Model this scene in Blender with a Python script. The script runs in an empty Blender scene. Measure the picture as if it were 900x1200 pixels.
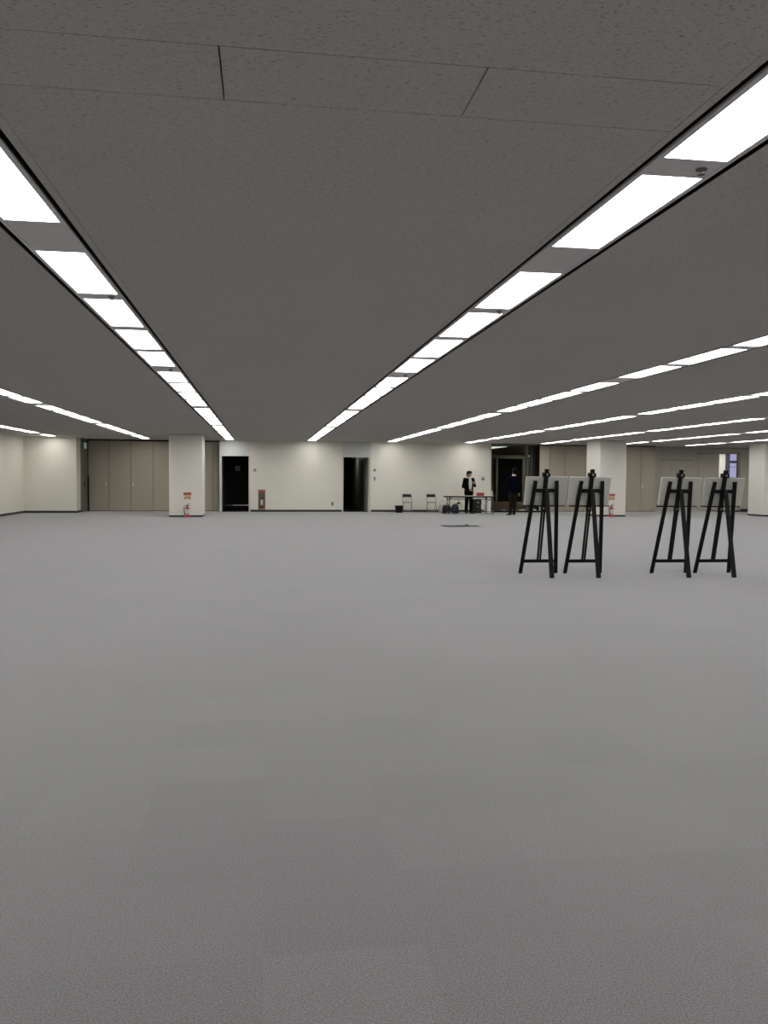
import bpy, bmesh, math, random
from mathutils import Vector, Matrix
random.seed(7)
C = bpy.context.scene.collection
PI = math.pi
H = 2.943          # ceiling height
EYE = 1.468        # camera height

# ------------------------------------------------------------------ materials
def lin(r, g, b):
    f = lambda c: (c/255/12.92) if c/255 <= .04045 else ((c/255+.055)/1.055)**2.4
    return (f(r), f(g), f(b), 1)

def mat(name, col, rough=.6, metal=0., noise=0., scale=20., bump=0., spec=.5, emit=0., ecol=None, sheen=0.):
    m = bpy.data.materials.new(name); m.use_nodes = True
    nt = m.node_tree; b = nt.nodes['Principled BSDF']
    b.inputs['Base Color'].default_value = col
    b.inputs['Roughness'].default_value = rough
    b.inputs['Metallic'].default_value = metal
    b.inputs['Specular IOR Level'].default_value = spec
    if sheen:
        b.inputs['Sheen Weight'].default_value = sheen
        b.inputs['Sheen Roughness'].default_value = .5
    if emit:
        b.inputs['Emission Color'].default_value = ecol or col
        b.inputs['Emission Strength'].default_value = emit
    if noise or bump:
        tc = nt.nodes.new('ShaderNodeTexCoord')
        n = nt.nodes.new('ShaderNodeTexNoise'); n.inputs['Scale'].default_value = scale
        n.inputs['Detail'].default_value = 4
        nt.links.new(tc.outputs['Object'], n.inputs['Vector'])
        if noise:
            mx = nt.nodes.new('ShaderNodeMix'); mx.data_type = 'RGBA'
            mx.inputs[6].default_value = tuple(c*(1-noise) for c in col[:3])+(1,)
            mx.inputs[7].default_value = tuple(min(1, c*(1+noise)) for c in col[:3])+(1,)
            nt.links.new(n.outputs['Fac'], mx.inputs[0])
            nt.links.new(mx.outputs[2], b.inputs['Base Color'])
        if bump:
            bp = nt.nodes.new('ShaderNodeBump'); bp.inputs['Strength'].default_value = bump
            bp.inputs['Distance'].default_value = .002
            nt.links.new(n.outputs['Fac'], bp.inputs['Height'])
            nt.links.new(bp.outputs['Normal'], b.inputs['Normal'])
    return m

def gray(v, t=(1, 1, 1)): return (v*t[0], v*t[1], v*t[2], 1)

M = {}
M['wall'] = mat('wall_paint', (.735, .715, .635, 1), .8, noise=.02, scale=3, bump=.05)
M['column'] = mat('column_paint', (.70, .685, .625, 1), .75, noise=.02, scale=3)
M['frame_white'] = mat('cool_white_steel', (.62, .635, .61, 1), .45, noise=.02, scale=4)
M['tan'] = mat('tan_laminate', (.37, .335, .265, 1), .55, noise=.04, scale=6)
M['tan_light'] = mat('pale_tan_laminate', (.42, .385, .31, 1), .55, noise=.03, scale=6)
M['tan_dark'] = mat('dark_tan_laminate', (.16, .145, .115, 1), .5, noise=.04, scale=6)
M['grey_wall'] = mat('grey_green_wall', (.46, .435, .37, 1), .7, noise=.04, scale=4)
M['black_base'] = mat('black_rubber_baseboard', gray(.012), .5, noise=.1)
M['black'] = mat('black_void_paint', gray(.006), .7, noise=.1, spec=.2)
M['slot'] = mat('black_slot', gray(.008), .6, noise=.1)
M['metal'] = mat('grey_trim_metal', (.80, .79, .80, 1), .35, metal=.15, noise=.05, scale=5)
M['bright_card'] = mat('bright_white_card', (.86, .86, .83, 1), .6, noise=.02)
M['chrome'] = mat('chrome_tube', gray(.30), .35, metal=1., noise=.03)
M['black_wood'] = mat('black_stained_wood', gray(.0032), .6, noise=.25, scale=30, spec=.2)
M['brown_wood'] = mat('brown_wood', (.09, .05, .03, 1), .5, noise=.2, scale=30)
M['board'] = mat('white_foam_board', (.45, .45, .41, 1), .7, noise=.02, scale=5)
M['board_edge'] = mat('board_pale_edge', (.56, .555, .51, 1), .7, noise=.02)
M['red'] = mat('red_enamel', (.42, .012, .022, 1), .3, noise=.05)
M['dark_red'] = mat('dark_red_plastic', (.30, .02, .02, 1), .5, noise=.1)
M['label'] = mat('pale_label', (.55, .52, .53, 1), .6, noise=.05, scale=40)
M['sign_red'] = mat('sign_red', (.36, .035, .03, 1), .5, noise=.05)
M['sign_peach'] = mat('sign_peach', (.62, .37, .26, 1), .6, noise=.06, scale=30)
M['sign_mark'] = mat('sign_mark', (.62, .30, .26, 1), .6, noise=.05)
M['sign_dark'] = mat('sign_dark_mark', (.22, .09, .06, 1), .6, noise=.05)
M['white_plastic'] = mat('white_plastic', (.66, .66, .62, 1), .4, noise=.02)
M['grey_plastic'] = mat('grey_plastic', (.20, .19, .18, 1), .5, noise=.05)
M['black_plastic'] = mat('black_plastic', gray(.005), .5, noise=.1, spec=.2)
M['dark_metal'] = mat('dark_grey_steel', gray(.045), .45, noise=.05)
M['pale_grey_plastic'] = mat('pale_grey_plastic', (.40, .395, .37, 1), .45, noise=.03)
M['black_fabric'] = mat('black_fabric', gray(.014), .9, noise=.2, scale=60, bump=.2)
M['slate_fabric'] = mat('slate_fabric', (.035, .045, .06, 1), .8, noise=.2, scale=40, bump=.2)
M['bag_white'] = mat('translucent_white_bag', (.40, .40, .38, 1), .35, noise=.04, scale=20)
M['skin'] = mat('skin', (.36, .19, .135, 1), .5, noise=.05, scale=30)
M['lips'] = mat('lips', (.28, .10, .08, 1), .5, noise=.05)
M['hair'] = mat('black_hair', (.004, .003, .0028, 1), .8, noise=.3, scale=80, spec=.1)
M['eye_white'] = mat('eye_white', gray(.6), .3, noise=.02)
M['suit'] = mat('black_suit_cloth', (.0035, .0033, .0035, 1), .9, noise=.15, scale=60, spec=.06)
M['shirt'] = mat('white_shirt_cloth', (.66, .66, .62, 1), .85, noise=.03, scale=30)
M['navy'] = mat('navy_knit', (.0016, .0023, .008, 1), .95, noise=.15, scale=80, spec=.06)
M['trouser'] = mat('dark_grey_green_cloth', (.009, .010, .0075, 1), .9, noise=.15, scale=60, spec=.1)
M['shoe'] = mat('black_leather', gray(.008), .4, noise=.1)
M['brown_floor'] = mat('brown_lobby_carpet', (.20, .13, .085, 1), .95, noise=.1, scale=8)
M['olive'] = mat('olive_lobby_wall', (.20, .195, .105, 1), .6, noise=.06, scale=4)
M['lobby_grey'] = mat('dark_lobby_panel', (.085, .085, .066, 1), .35, noise=.08, scale=4)
M['lobby_steel'] = mat('lobby_steel', (.26, .26, .22, 1), .35, metal=.4, noise=.06, scale=4)
M['sheet'] = mat('white_protective_sheet', (.75, .74, .69, 1), .4, noise=.05)
M['crate'] = mat('charcoal_crate', (.013, .013, .014, 1), .5, noise=.1)
M['floor_cloth'] = mat('charcoal_floor_cloth', (.075, .073, .072, 1), .9, noise=.25, scale=6)
M['mullion'] = mat('blue_grey_mullion', (.07, .07, .10, 1), .5, noise=.05)
M['corridor'] = mat('dark_corridor_wall', (.40, .40, .33, 1), .35, noise=.05, scale=3)
M['corridor_light'] = mat('grey_corridor_frame', (.60, .60, .52, 1), .45, noise=.04, scale=3)
M['diffuser'] = mat('glowing_diffuser', gray(.8), .5, emit=13., ecol=(1, .985, .95, 1), noise=.01)
M['lobby_lamp'] = mat('glowing_lobby_diffuser', gray(.7), .5, emit=.75, ecol=(.80, 1, .74, 1), noise=.01)
M['lobby_lamp_inner'] = mat('glowing_inner_diffuser', gray(.7), .5, emit=24., ecol=(1, .98, .80, 1), noise=.01)
M['exit_glow'] = mat('exit_sign_face', (.3, .5, .4, 1), .5, emit=.30, ecol=(.62, .95, .78, 1), noise=.01)
M['corridor_glow'] = mat('dim_lamp_lens', gray(.7), .5, emit=26., ecol=(.95, 1, .85, 1), noise=.01)
M['spot'] = mat('small_downlight', gray(.8), .5, emit=1.2, ecol=(1, .95, .85, 1), noise=.01)

def glass_mat():
    m = bpy.data.materials.new('window_glass'); m.use_nodes = True
    nt = m.node_tree; nt.nodes.clear()
    o = nt.nodes.new('ShaderNodeOutputMaterial'); t = nt.nodes.new('ShaderNodeBsdfTransparent')
    t.inputs[0].default_value = (.93, .94, .97, 1)
    g = nt.nodes.new('ShaderNodeBsdfGlossy'); g.inputs['Roughness'].default_value = .03
    x = nt.nodes.new('ShaderNodeMixShader'); fr = nt.nodes.new('ShaderNodeFresnel')
    nt.links.new(fr.outputs[0], x.inputs[0]); nt.links.new(t.outputs[0], x.inputs[1]); nt.links.new(g.outputs[0], x.inputs[2])
    nt.links.new(x.outputs[0], o.inputs[0]); return m
M['glass'] = glass_mat()

def ceiling_mat():
    m = bpy.data.materials.new('fissured_acoustic_board'); m.use_nodes = True
    nt = m.node_tree; b = nt.nodes['Principled BSDF']; N = nt.nodes.new; L = nt.links.new
    b.inputs['Roughness'].default_value = .95; b.inputs['Specular IOR Level'].default_value = .1
    tc = N('ShaderNodeTexCoord'); mp = N('ShaderNodeMapping'); mp.inputs['Scale'].default_value = (46, 150, 1)
    L(tc.outputs['Object'], mp.inputs['Vector'])
    n = N('ShaderNodeTexNoise'); n.inputs['Scale'].default_value = 1.; n.inputs['Detail'].default_value = 2.5
    n.inputs['Distortion'].default_value = .6
    L(mp.outputs[0], n.inputs['Vector'])
    r = N('ShaderNodeValToRGB'); r.color_ramp.elements[0].position = .57; r.color_ramp.elements[1].position = .70
    L(n.outputs['Fac'], r.inputs[0])
    big = N('ShaderNodeTexNoise'); big.inputs['Scale'].default_value = .9; L(tc.outputs['Object'], big.inputs['Vector'])
    mb = N('ShaderNodeMix'); mb.data_type = 'RGBA'
    mb.inputs[6].default_value = (.655, .645, .612, 1); mb.inputs[7].default_value = (.70, .69, .65, 1)
    L(big.outputs['Fac'], mb.inputs[0])
    mx = N('ShaderNodeMix'); mx.data_type = 'RGBA'; mx.inputs[7].default_value = (.36, .33, .30, 1)
    L(r.outputs[0], mx.inputs[0]); L(mb.outputs[2], mx.inputs[6])
    L(mx.outputs[2], b.inputs['Base Color'])
    bp = N('ShaderNodeBump'); bp.inputs['Strength'].default_value = .3; bp.inputs['Distance'].default_value = .003; bp.invert = True
    L(r.outputs[0], bp.inputs['Height']); L(bp.outputs[0], b.inputs['Normal'])
    return m
M['ceiling'] = ceiling_mat()

def carpet_mat():
    m = bpy.data.materials.new('grey_carpet_tiles'); m.use_nodes = True
    nt = m.node_tree; b = nt.nodes['Principled BSDF']; N = nt.nodes.new; L = nt.links.new
    b.inputs['Roughness'].default_value = 1.; b.inputs['Specular IOR Level'].default_value = 0.
    b.inputs['Sheen Weight'].default_value = .55; b.inputs['Sheen Roughness'].default_value = .45
    b.inputs['Sheen Tint'].default_value = (.95, .97, 1, 1)
    tc = N('ShaderNodeTexCoord')
    # half-metre tiles, each laid with its own nap
    sc = N('ShaderNodeVectorMath'); sc.operation = 'SCALE'; sc.inputs['Scale'].default_value = 2.0
    L(tc.outputs['Object'], sc.inputs[0])
    fl = N('ShaderNodeVectorMath'); fl.operation = 'FLOOR'; L(sc.outputs[0], fl.inputs[0])
    wn = N('ShaderNodeTexWhiteNoise'); wn.noise_dimensions = '2D'; L(fl.outputs[0], wn.inputs['Vector'])
    n = N('ShaderNodeTexNoise'); n.inputs['Scale'].default_value = 160; n.inputs['Detail'].default_value = 3; n.inputs['Roughness'].default_value = .7
    L(tc.outputs['Object'], n.inputs['Vector'])
    n2 = N('ShaderNodeTexNoise'); n2.inputs['Scale'].default_value = .35; n2.inputs['Detail'].default_value = 2
    L(tc.outputs['Object'], n2.inputs['Vector'])
    n3 = N('ShaderNodeTexNoise'); n3.inputs['Scale'].default_value = 28; n3.inputs['Detail'].default_value = 2
    L(tc.outputs['Object'], n3.inputs['Vector'])
    r = N('ShaderNodeValToRGB'); e = r.color_ramp.elements
    e[0].position = .30; e[0].color = (.060, .0575, .0585, 1); e[1].position = .72; e[1].color = (.212, .205, .209, 1)
    L(n.outputs['Fac'], r.inputs[0])
    def mul(a, lo, hi):
        q = N('ShaderNodeMapRange'); q.inputs['To Min'].default_value = lo; q.inputs['To Max'].default_value = hi
        L(a, q.inputs['Value']); return q.outputs[0]
    f1 = mul(wn.outputs['Value'], .95, 1.05); f2 = mul(n2.outputs['Fac'], .95, 1.05)
    mm = N('ShaderNodeMath'); mm.operation = 'MULTIPLY'; L(f1, mm.inputs[0]); L(f2, mm.inputs[1])
    hs = N('ShaderNodeVectorMath'); hs.operation = 'SCALE'; L(r.outputs[0], hs.inputs[0]); L(mm.outputs[0], hs.inputs['Scale'])
    tint = N('ShaderNodeMix'); tint.data_type = 'RGBA'; tint.inputs[6].default_value = (1.05, .985, 1.03, 1); tint.inputs[7].default_value = (.965, 1.01, .965, 1)
    q3 = N('ShaderNodeMapRange'); q3.inputs['From Min'].default_value = .35; q3.inputs['From Max'].default_value = .65
    L(n3.outputs['Fac'], q3.inputs['Value']); L(q3.outputs[0], tint.inputs[0])
    mt = N('ShaderNodeVectorMath'); mt.operation = 'MULTIPLY'; L(hs.outputs[0], mt.inputs[0]); L(tint.outputs[2], mt.inputs[1])
    L(mt.outputs[0], b.inputs['Base Color'])
    bp = N('ShaderNodeBump'); bp.inputs['Strength'].default_value = .35; bp.inputs['Distance'].default_value = .004
    L(n.outputs['Fac'], bp.inputs['Height']); L(bp.outputs[0], b.inputs['Normal'])
    return m
M['carpet'] = carpet_mat()

# ------------------------------------------------------------------ mesh helpers
def obj(name, bm, m, parent=None, smooth=False, loc=None, bevel=0.):
    bmesh.ops.recalc_face_normals(bm, faces=bm.faces[:])
    me = bpy.data.meshes.new(name); bm.to_mesh(me); bm.free()
    ms = m if isinstance(m, (list, tuple)) else [m]
    for x in ms: me.materials.append(M[x])
    if smooth:
        for p in me.polygons: p.use_smooth = True
    o = bpy.data.objects.new(name, me); C.objects.link(o)
    if loc: o.location = loc
    if parent: o.parent = parent
    if bevel:
        b = o.modifiers.new('b', 'BEVEL'); b.width = bevel; b.segments = 2; b.limit_method = 'ANGLE'
    return o

def box(bm, x0, x1, y0, y1, z0, z1, mi=0, mtx=None):
    r = bmesh.ops.create_cube(bm, size=1.)
    T = Matrix.Translation(((x0+x1)/2, (y0+y1)/2, (z0+z1)/2)) @ Matrix.Diagonal((abs(x1-x0), abs(y1-y0), abs(z1-z0), 1))
    bmesh.ops.transform(bm, matrix=(mtx @ T) if mtx else T, verts=r['verts'])
    for v in r['verts']:
        for f in v.link_faces: f.material_index = mi
    return bm

def bar(bm, p0, p1, w, d, up=(0, 1, 0), w1=None, mi=0):
    """square bar from p0 to p1, width w across and depth d along 'up'"""
    p0, p1 = Vector(p0), Vector(p1); z = (p1-p0).normalized(); u = Vector(up)
    y = (u - u.dot(z)*z).normalized(); x = y.cross(z)
    vs = []
    for p, ww in ((p0, w), (p1, w1 or w)):
        for sx, sy in ((-1, -1), (1, -1), (1, 1), (-1, 1)):
            vs.append(bm.verts.new(p + x*sx*ww/2 + y*sy*d/2))
    for f in ((0, 1, 2, 3), (7, 6, 5, 4), (0, 4, 5, 1), (1, 5, 6, 2), (2, 6, 7, 3), (3, 7, 4, 0)):
        bm.faces.new([vs[i] for i in f]).material_index = mi
    return bm

def tube(bm, pts, r, seg=8, mi=0):
    pts = [Vector(p) for p in pts]; rings = []
    for i, p in enumerate(pts):
        t = (pts[min(i+1, len(pts)-1)] - pts[max(i-1, 0)]).normalized()
        a = Vector((0, 0, 1)) if abs(t.z) < .9 else Vector((1, 0, 0))
        x = t.cross(a).normalized(); y = t.cross(x)
        rr = r[i] if isinstance(r, (list, tuple)) else r
        rings.append([bm.verts.new(p + (x*math.cos(2*PI*k/seg) + y*math.sin(2*PI*k/seg))*rr) for k in range(seg)])
    for a, b in zip(rings, rings[1:]):
        for k in range(seg):
            bm.faces.new((a[k], a[(k+1) % seg], b[(k+1) % seg], b[k])).material_index = mi
    bm.faces.new(rings[0][::-1]).material_index = mi; bm.faces.new(rings[-1]).material_index = mi
    return bm

def lathe(bm, prof, c=(0, 0, 0), seg=20, mi=0):
    c = Vector(c); rings = []
    for r, z in prof:
        rings.append([bm.verts.new(c + Vector((r*math.cos(2*PI*k/seg), r*math.sin(2*PI*k/seg), z))) for k in range(seg)])
    for a, b in zip(rings, rings[1:]):
        for k in range(seg):
            bm.faces.new((a[k], a[(k+1) % seg], b[(k+1) % seg], b[k])).material_index = mi
    bm.faces.new(rings[0][::-1]).material_index = mi; bm.faces.new(rings[-1]).material_index = mi
    return bm

B = bmesh.new

def tag(o, label, cat, group=None, kind=None):
    o['label'] = label; o['category'] = cat
    if group: o['group'] = group
    if kind: o['kind'] = kind
    return o

def thing(name, label, cat, loc=(0, 0, 0), rz=0., group=None):
    o = bpy.data.objects.new(name, None); C.objects.link(o)
    o.empty_display_size = .1; o.location = loc; o.rotation_euler = (0, 0, rz)
    return tag(o, label, cat, group)

def struct(name, bm, m, parent=None, **k):
    o = obj(name, bm, m, parent, **k)
    if not parent: o['kind'] = 'structure'
    return o

def copy_thing(src, loc, label, rz=None, group=None):
    r = src.copy(); C.objects.link(r); r.location = loc; r['label'] = label
    if rz is not None: r.rotation_euler = (0, 0, rz)
    if group: r['group'] = group
    for ch in src.children:
        c = ch.copy(); C.objects.link(c); c.parent = r
        for g in ch.children:
            d = g.copy(); C.objects.link(d); d.parent = c
    return r

# ------------------------------------------------------------------ setting: floor, ceiling, strips
XL, XR, YB, YF = -13.0, 30.0, -8.0, 36.3
WY = 34.7                                  # face of the far wall
bm = box(B(), XL-.2, XR+.2, YB-.2, WY+.02, -.12, 0); box(bm, XL-.2, -1.72, WY+.02, 35.6, -.12, 0); box(bm, 12.04, XR+.2, WY+.02, 36.4, -.12, 0)
struct('floor', bm, 'carpet')

STRIP0, PITCH = -1.331, 3.309
SLOT, RIM, PAN = .2215, .185, .161          # half widths: outer slot edge, metal rim, glowing panel
strips = list(range(-3, 10))
def sx(k): return STRIP0 + PITCH*k

bm = B()
edges = [XL-.2] + [e for k in strips for e in (sx(k)-SLOT, sx(k)+SLOT)] + [XR+.2]
SEAM = .006
ST = 34.45                                  # strips stop here, just short of the far wall
for i in range(0, len(edges), 2):
    a, b_ = edges[i], edges[i+1]
    k = i//2
    if strips and k == strips.index(0)+1:   # the bay over the camera: trim boards and a row of access panels
        box(bm, a, a+.045, YB, ST, H, H+.03)
        box(bm, b_-.040, b_, YB, ST, H, H+.03)
        a2, b2 = a+.045+.0035, b_-.040-.0035
        box(bm, a2, b2, YB, 2.957, H, H+.03)
        box(bm, a2, b2, 3.372+.003, ST, H, H+.03)
        xs = [a2, -.152, .802, b2]
        for p, q in zip(xs, xs[1:]):
            box(bm, p+(SEAM if p != a2 else 0)/2, q-(SEAM if q != b2 else 0)/2, 2.957+.007, 3.372-.000, H+.001, H+.03)
    else:
        box(bm, a, b_, YB, ST, H, H+.03)
box(bm, XL-.2, XR+.2, ST, YF+.2, H, H+.03)
box(bm, XL-.2, XR+.2, YB-.2, YB, H, H+.03)
ceil = struct('ceiling', bm, ['ceiling'])
struct('trim_0', box(B(), XL-.2, XR+.2, YB-.2, YF+.2, H+.14, H+.18), 'slot')      # dark underside of the slab above the boards

PH, LEN, SG, PER = 5.796, 1.278, .2097, 6.4
def panels(k):
    out = []
    for q in range(-2, 5):
        for j in range(4):
            y = PH + PER*q + j*(LEN+SG)
            end = 34.3 if k >= -1 else 32.9
            d = .12 if (q == 4 and j == 1) else (.5 if (k == -2 and q == 4) else 0)
            if y + LEN < end and y > YB+.3: out.append((y+d, y+LEN+d, q, j))
    return out
ORD = ('first second third fourth fifth sixth seventh eighth ninth tenth eleventh twelfth thirteenth fourteenth fifteenth sixteenth '
       'seventeenth eighteenth nineteenth twentieth twenty-first twenty-second twenty-third twenty-fourth twenty-fifth twenty-sixth twenty-seventh twenty-eighth').split()
strip_text = {-3: 'strip ending at the blank white wall section', -2: 'strip ending over the tan door panels beside the exit sign',
              -1: 'strip ending between the tan door panels', 0: 'strip ending over the black doorway',
              1: 'strip ending between the two dark doorways', 2: 'strip ending over the wall switches', 3: 'strip ending over the man at the table',
              4: 'strip ending over the dark lobby opening', 5: 'strip ending over the tan panel behind the pillar', 6: 'strip ending beyond the second pillar',
              7: 'strip ending over the grey recess', 8: 'strip ending over the small window', 9: 'strip beyond the third pillar'}
strip_text = {-2: 'strip ending at the blank cream wall section', -1: 'strip ending over the tan doors beside the pillar',
              0: 'strip ending over the black doorway', 1: 'strip ending between the two dark doorways',
              2: 'strip ending over the folding chairs', 3: 'strip ending over the man at the table',
              4: 'strip ending over the dark lobby opening', 5: 'strip ending over tan wall behind second pillar',
              6: 'strip ending over the grey recess wall', 7: 'strip ending over the small far window', 8: 'strip passing over the corner pillar'}
bm = B()                                     # one fitting: steel tray lip + glowing diffuser
W_, L_ = PAN, LEN/2
for x0, x1, y0, y1 in ((-W_, -W_+.006, -L_, L_), (W_-.006, W_, -L_, L_), (-W_+.006, W_-.006, -L_, -L_+.006), (-W_+.006, W_-.006, L_-.006, L_)):
    box(bm, x0, x1, y0, y1, 0, .05)
box(bm, -W_, W_, -L_, L_, .05, .056)
proto = None
for k in strips:
    if k < -2 or k > 8: continue
    pl = panels(k)
    # channel: black reveals, steel rims, plates between the fittings
    tb = B(); x = sx(k)
    for s in (-1, 1):
        box(tb, x+s*RIM, x+s*SLOT, YB, ST, H+.05, H+.055, 1)
        box(tb, x+s*SLOT, x+s*(SLOT+.002), YB, ST, H+.004, H+.05, 1)
        box(tb, x+s*PAN, x+s*RIM, YB, ST, H, H+.012, 0)
        box(tb, x+s*(RIM-.002), x+s*RIM, YB, ST, H+.012, H+.05, 1)
    prev = YB
    for (y0, y1, q, j) in pl + [(ST, ST, 9, 9)]:
        if y0 - prev > .001: box(tb, x-PAN, x+PAN, prev, y0, H+.002, H+.012, 0)
        prev = y1
    struct('trim_%d' % (k+10), tb, ['metal', 'slot'])
    n = len(pl)
    for i, (y0, y1, q, j) in enumerate(pl):
        lab = '%s ceiling light from the far wall, %s' % (ORD[n-1-i], strip_text[k])
        loc = (x, (y0+y1)/2, H)
        if proto is None:
            proto = obj('ceiling_light', bm, 'metal', loc=loc); tag(proto, lab, 'ceiling light', 'ceiling light panels')
            d = B(); box(d, -W_+.006, W_-.006, -L_+.006, L_-.006, .016, .022)
            obj('diffuser', d, 'diffuser', proto)
        else:
            copy_thing(proto, loc, lab)
# little sprinkler heads in some plates
sp = None
for k in (0, 1):
    for (yy, dx, where) in ((PH-PER+3*(LEN+SG)-SG/2, .09, 'between close panels'), (PH+LEN+SG/2, .09, 'past the wide gap'), (PH+PER-.32, .06, 'at next wide gap')):
        lab = 'small sprinkler head %s, %s' % (where, strip_text[k])
        if sp is None:
            s = B(); lathe(s, [(.028, 0), (.026, -.006), (.010, -.010), (.008, -.022), (.018, -.024), (.018, -.027)], seg=12)
            sp = obj('sprinkler', s, 'grey_plastic', loc=(sx(k)+dx, yy, H+.002)); tag(sp, lab, 'sprinkler', 'ceiling sprinklers')
        else: copy_thing(sp, (sx(k)+dx, yy, H+.002), lab)

# ------------------------------------------------------------------ walls
T = .2
struct('wall_left', box(B(), XL-.2, XL, YB-.2, 30.5, 0, H), 'wall')
struct('wall_right', box(B(), XR, XR+.2, YB-.2, YF+.2, 0, H), 'wall')
struct('wall_rear', box(B(), XL, XR, YB-.2, YB, 0, H), 'grey_wall')
bm = B(); box(bm, XL, -9.1, 30.5, 30.7, 0, H); box(bm, -9.3, -9.1, 30.7, 33.5, 0, H); box(bm, -9.3, -7.16, 33.5, 33.7, 0, H)
box(bm, -7.36, -7.16, 33.7, 34.25, 0, H)
struct('wall_alcove', bm, 'wall')
# dark side of the door recess
RY = 35.3
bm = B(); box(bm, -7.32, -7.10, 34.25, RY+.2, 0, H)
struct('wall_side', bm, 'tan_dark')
bb = B()
BH, BT = .085, .012
box(bb, XL, -9.1+BT, 30.5-BT, 30.5, 0, BH); box(bb, -9.1, -9.1+BT, 30.5, 33.5-BT, 0, BH); box(bb, -9.1, -7.16+BT, 33.5-BT, 33.5, 0, BH)
box(bb, -7.16, -7.16+BT, 33.5, 34.25, 0, BH)
struct('baseboard_left', bb, 'black_base')
# far wall with two doorways and the lobby opening
D1, D2, OP, DH = (-1.68, -.59), (3.34, 4.44), (9.73, 12.02), 2.295
bm = B()
for a, b_ in ((-1.77, D1[0]), (D1[1], D2[0]), (D2[1], OP[0])): box(bm, a, b_, WY, WY+T, 0, H)
for d in (D1, D2): box(bm, d[0], d[1], WY, WY+T, DH, H)
struct('wall_back', bm, 'wall')
bb = B()
for a, b_ in ((D1[1]+.07, D2[0]-.07), (D2[1]+.07, OP[0])): box(bb, a, b_, WY-BT, WY, 0, BH)
struct('baseboard_back', bb, 'black_base')
for n, d in ((1, D1), (2, D2)):
    f = B()                                   # pressed steel door frame with a blank panel over it
    box(f, d[0]-.06, d[0], WY-.012, WY+.10, 0, DH); box(f, d[1], d[1]+.06, WY-.012, WY+.10, 0, DH)
    box(f, d[0]-.06, d[1]+.06, WY-.012, WY+.10, DH, DH+.05); box(f, d[0]-.06, d[1]+.06, WY-.006, WY, DH+.05, H)
    struct('trim_%d' % (30+n), f, 'frame_white')
# behind doorway 1: short black passage ending in a black door
bm = B()
box(bm, D1[0]-.02, D1[1]+.02, WY+T, 37.2, -.05, 0); box(bm, D1[0]-.02, D1[1]+.02, WY+T, 37.2, DH, DH+.05); box(bm, D1[1], D1[1]+.05, WY+T, 37.2, 0, DH)
box(bm, D1[0]-.05, D1[1]+.05, 37.1, 37.2, 0, DH)
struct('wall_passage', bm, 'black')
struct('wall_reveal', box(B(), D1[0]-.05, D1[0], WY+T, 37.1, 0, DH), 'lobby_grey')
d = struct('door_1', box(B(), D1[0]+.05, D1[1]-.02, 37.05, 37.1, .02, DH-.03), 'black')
obj('window_pane', box(B(), -1.21, -1.0, 37.04, 37.05, 1.70, 1.92), 'grey_plastic', d)
obj('kick_strip', box(B(), -1.32, -.64, 37.04, 37.05, .165, .215), 'frame_white', d)  # pale colour stands in for light showing under the door
obj('lower_rail', box(B(), D1[0]+.05, -1.32, 37.045, 37.05, .165, .20), 'grey_plastic', d)  # fainter end of the under-door light, put in as grey colour
# behind doorway 2: dark corridor
bm = B()
box(bm, D2[0]-.3, 4.42, WY+T, 44, DH+.2, DH+.25); box(bm, D2[0]-.3, D2[0]-.25, WY+T, 44, 0, DH+.2)
box(bm, D2[0]-.3, 5.1, 43.95, 44, 0, DH+.2); box(bm, 5.1, 5.15, WY+T, 44, -.05, DH+.25); box(bm, D2[0]-.3, 5.1, WY+T, 44, -.05, 0); box(bm, 4.4, 5.1, WY+T, 44, DH+.2, DH+.25)
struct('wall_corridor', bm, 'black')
bm = B(); N_ = 14                             # curving right-hand corridor wall
pts = []
for i in range(N_+1):
    t = i/N_; pts.append((4.56 - .06*math.sin(t*PI), 36.3 + 6.2*t))
for (x0, y0), (x1, y1) in zip(pts, pts[1:]):
    bar(bm, (x0, y0, 1.25), (x1, y1, 1.25), 2.5, .05, up=(1, 0, 0))
struct('wall_curve', bm, 'corridor')
cl_ = thing('corridor_lamp', 'dim small ceiling lamp inside the dark corridor behind the open doorway', 'ceiling light', (4.05, 39.6, DH+.17))  # unseen lamp added to lighten the dark corridor
obj('housing', lathe(B(), [(.12, .012), (.12, .03)], seg=16), 'metal', cl_); obj('lens', lathe(B(), [(.10, 0), (.11, .012)], seg=16), 'corridor_glow', cl_)
dd = struct('door_2', box(B(), 4.40, 4.44, WY+.05, 36.4, 0.01, DH), 'corridor_light')   # leaf folded back against the wall
obj('door_handle', tube(B(), [(4.40, 35.4, 1.03), (4.36, 35.4, 1.03), (4.36, 35.3, 1.03)], .012), 'chrome', dd)

# tan panelled doors filling the recesses
def tan_doors(tagname, n0, xs, y, zs, handles, m):
    n = n0
    for i, (a, b_) in enumerate(zip(xs, xs[1:])):
        d = struct('door_%d' % n, box(B(), a+.008, b_-.008, y, y+.04, .02, zs), m if not isinstance(m, list) else m[i]); n += 1
        for hx, hz in [h for h in handles if a < h[0] < b_]:
            hb = B(); box(hb, hx-.055, hx+.055, y-.006, y, hz-.10, hz-.075); lathe(hb, [(.022, 0), (.022, .02)], (hx, y-.015, hz-.01), 10)
            tube(hb, [(hx-.04, y-.045, hz-.005), (hx+.04, y-.045, hz-.005)], .010); tube(hb, [(hx, y, hz-.005), (hx, y-.045, hz-.005)], .008)
            obj('door_handle', hb, 'metal', d)
tan_doors('l', 3, [-7.08, -6.27, -5.39, -4.50, -3.62, -2.74, -2.09, -1.76], RY, H-.06, [(-6.36, 1.16), (-5.30, 1.16)], 'tan')
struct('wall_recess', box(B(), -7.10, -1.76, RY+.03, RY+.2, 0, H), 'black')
TY, GY_ = 35.1, 36.2
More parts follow.
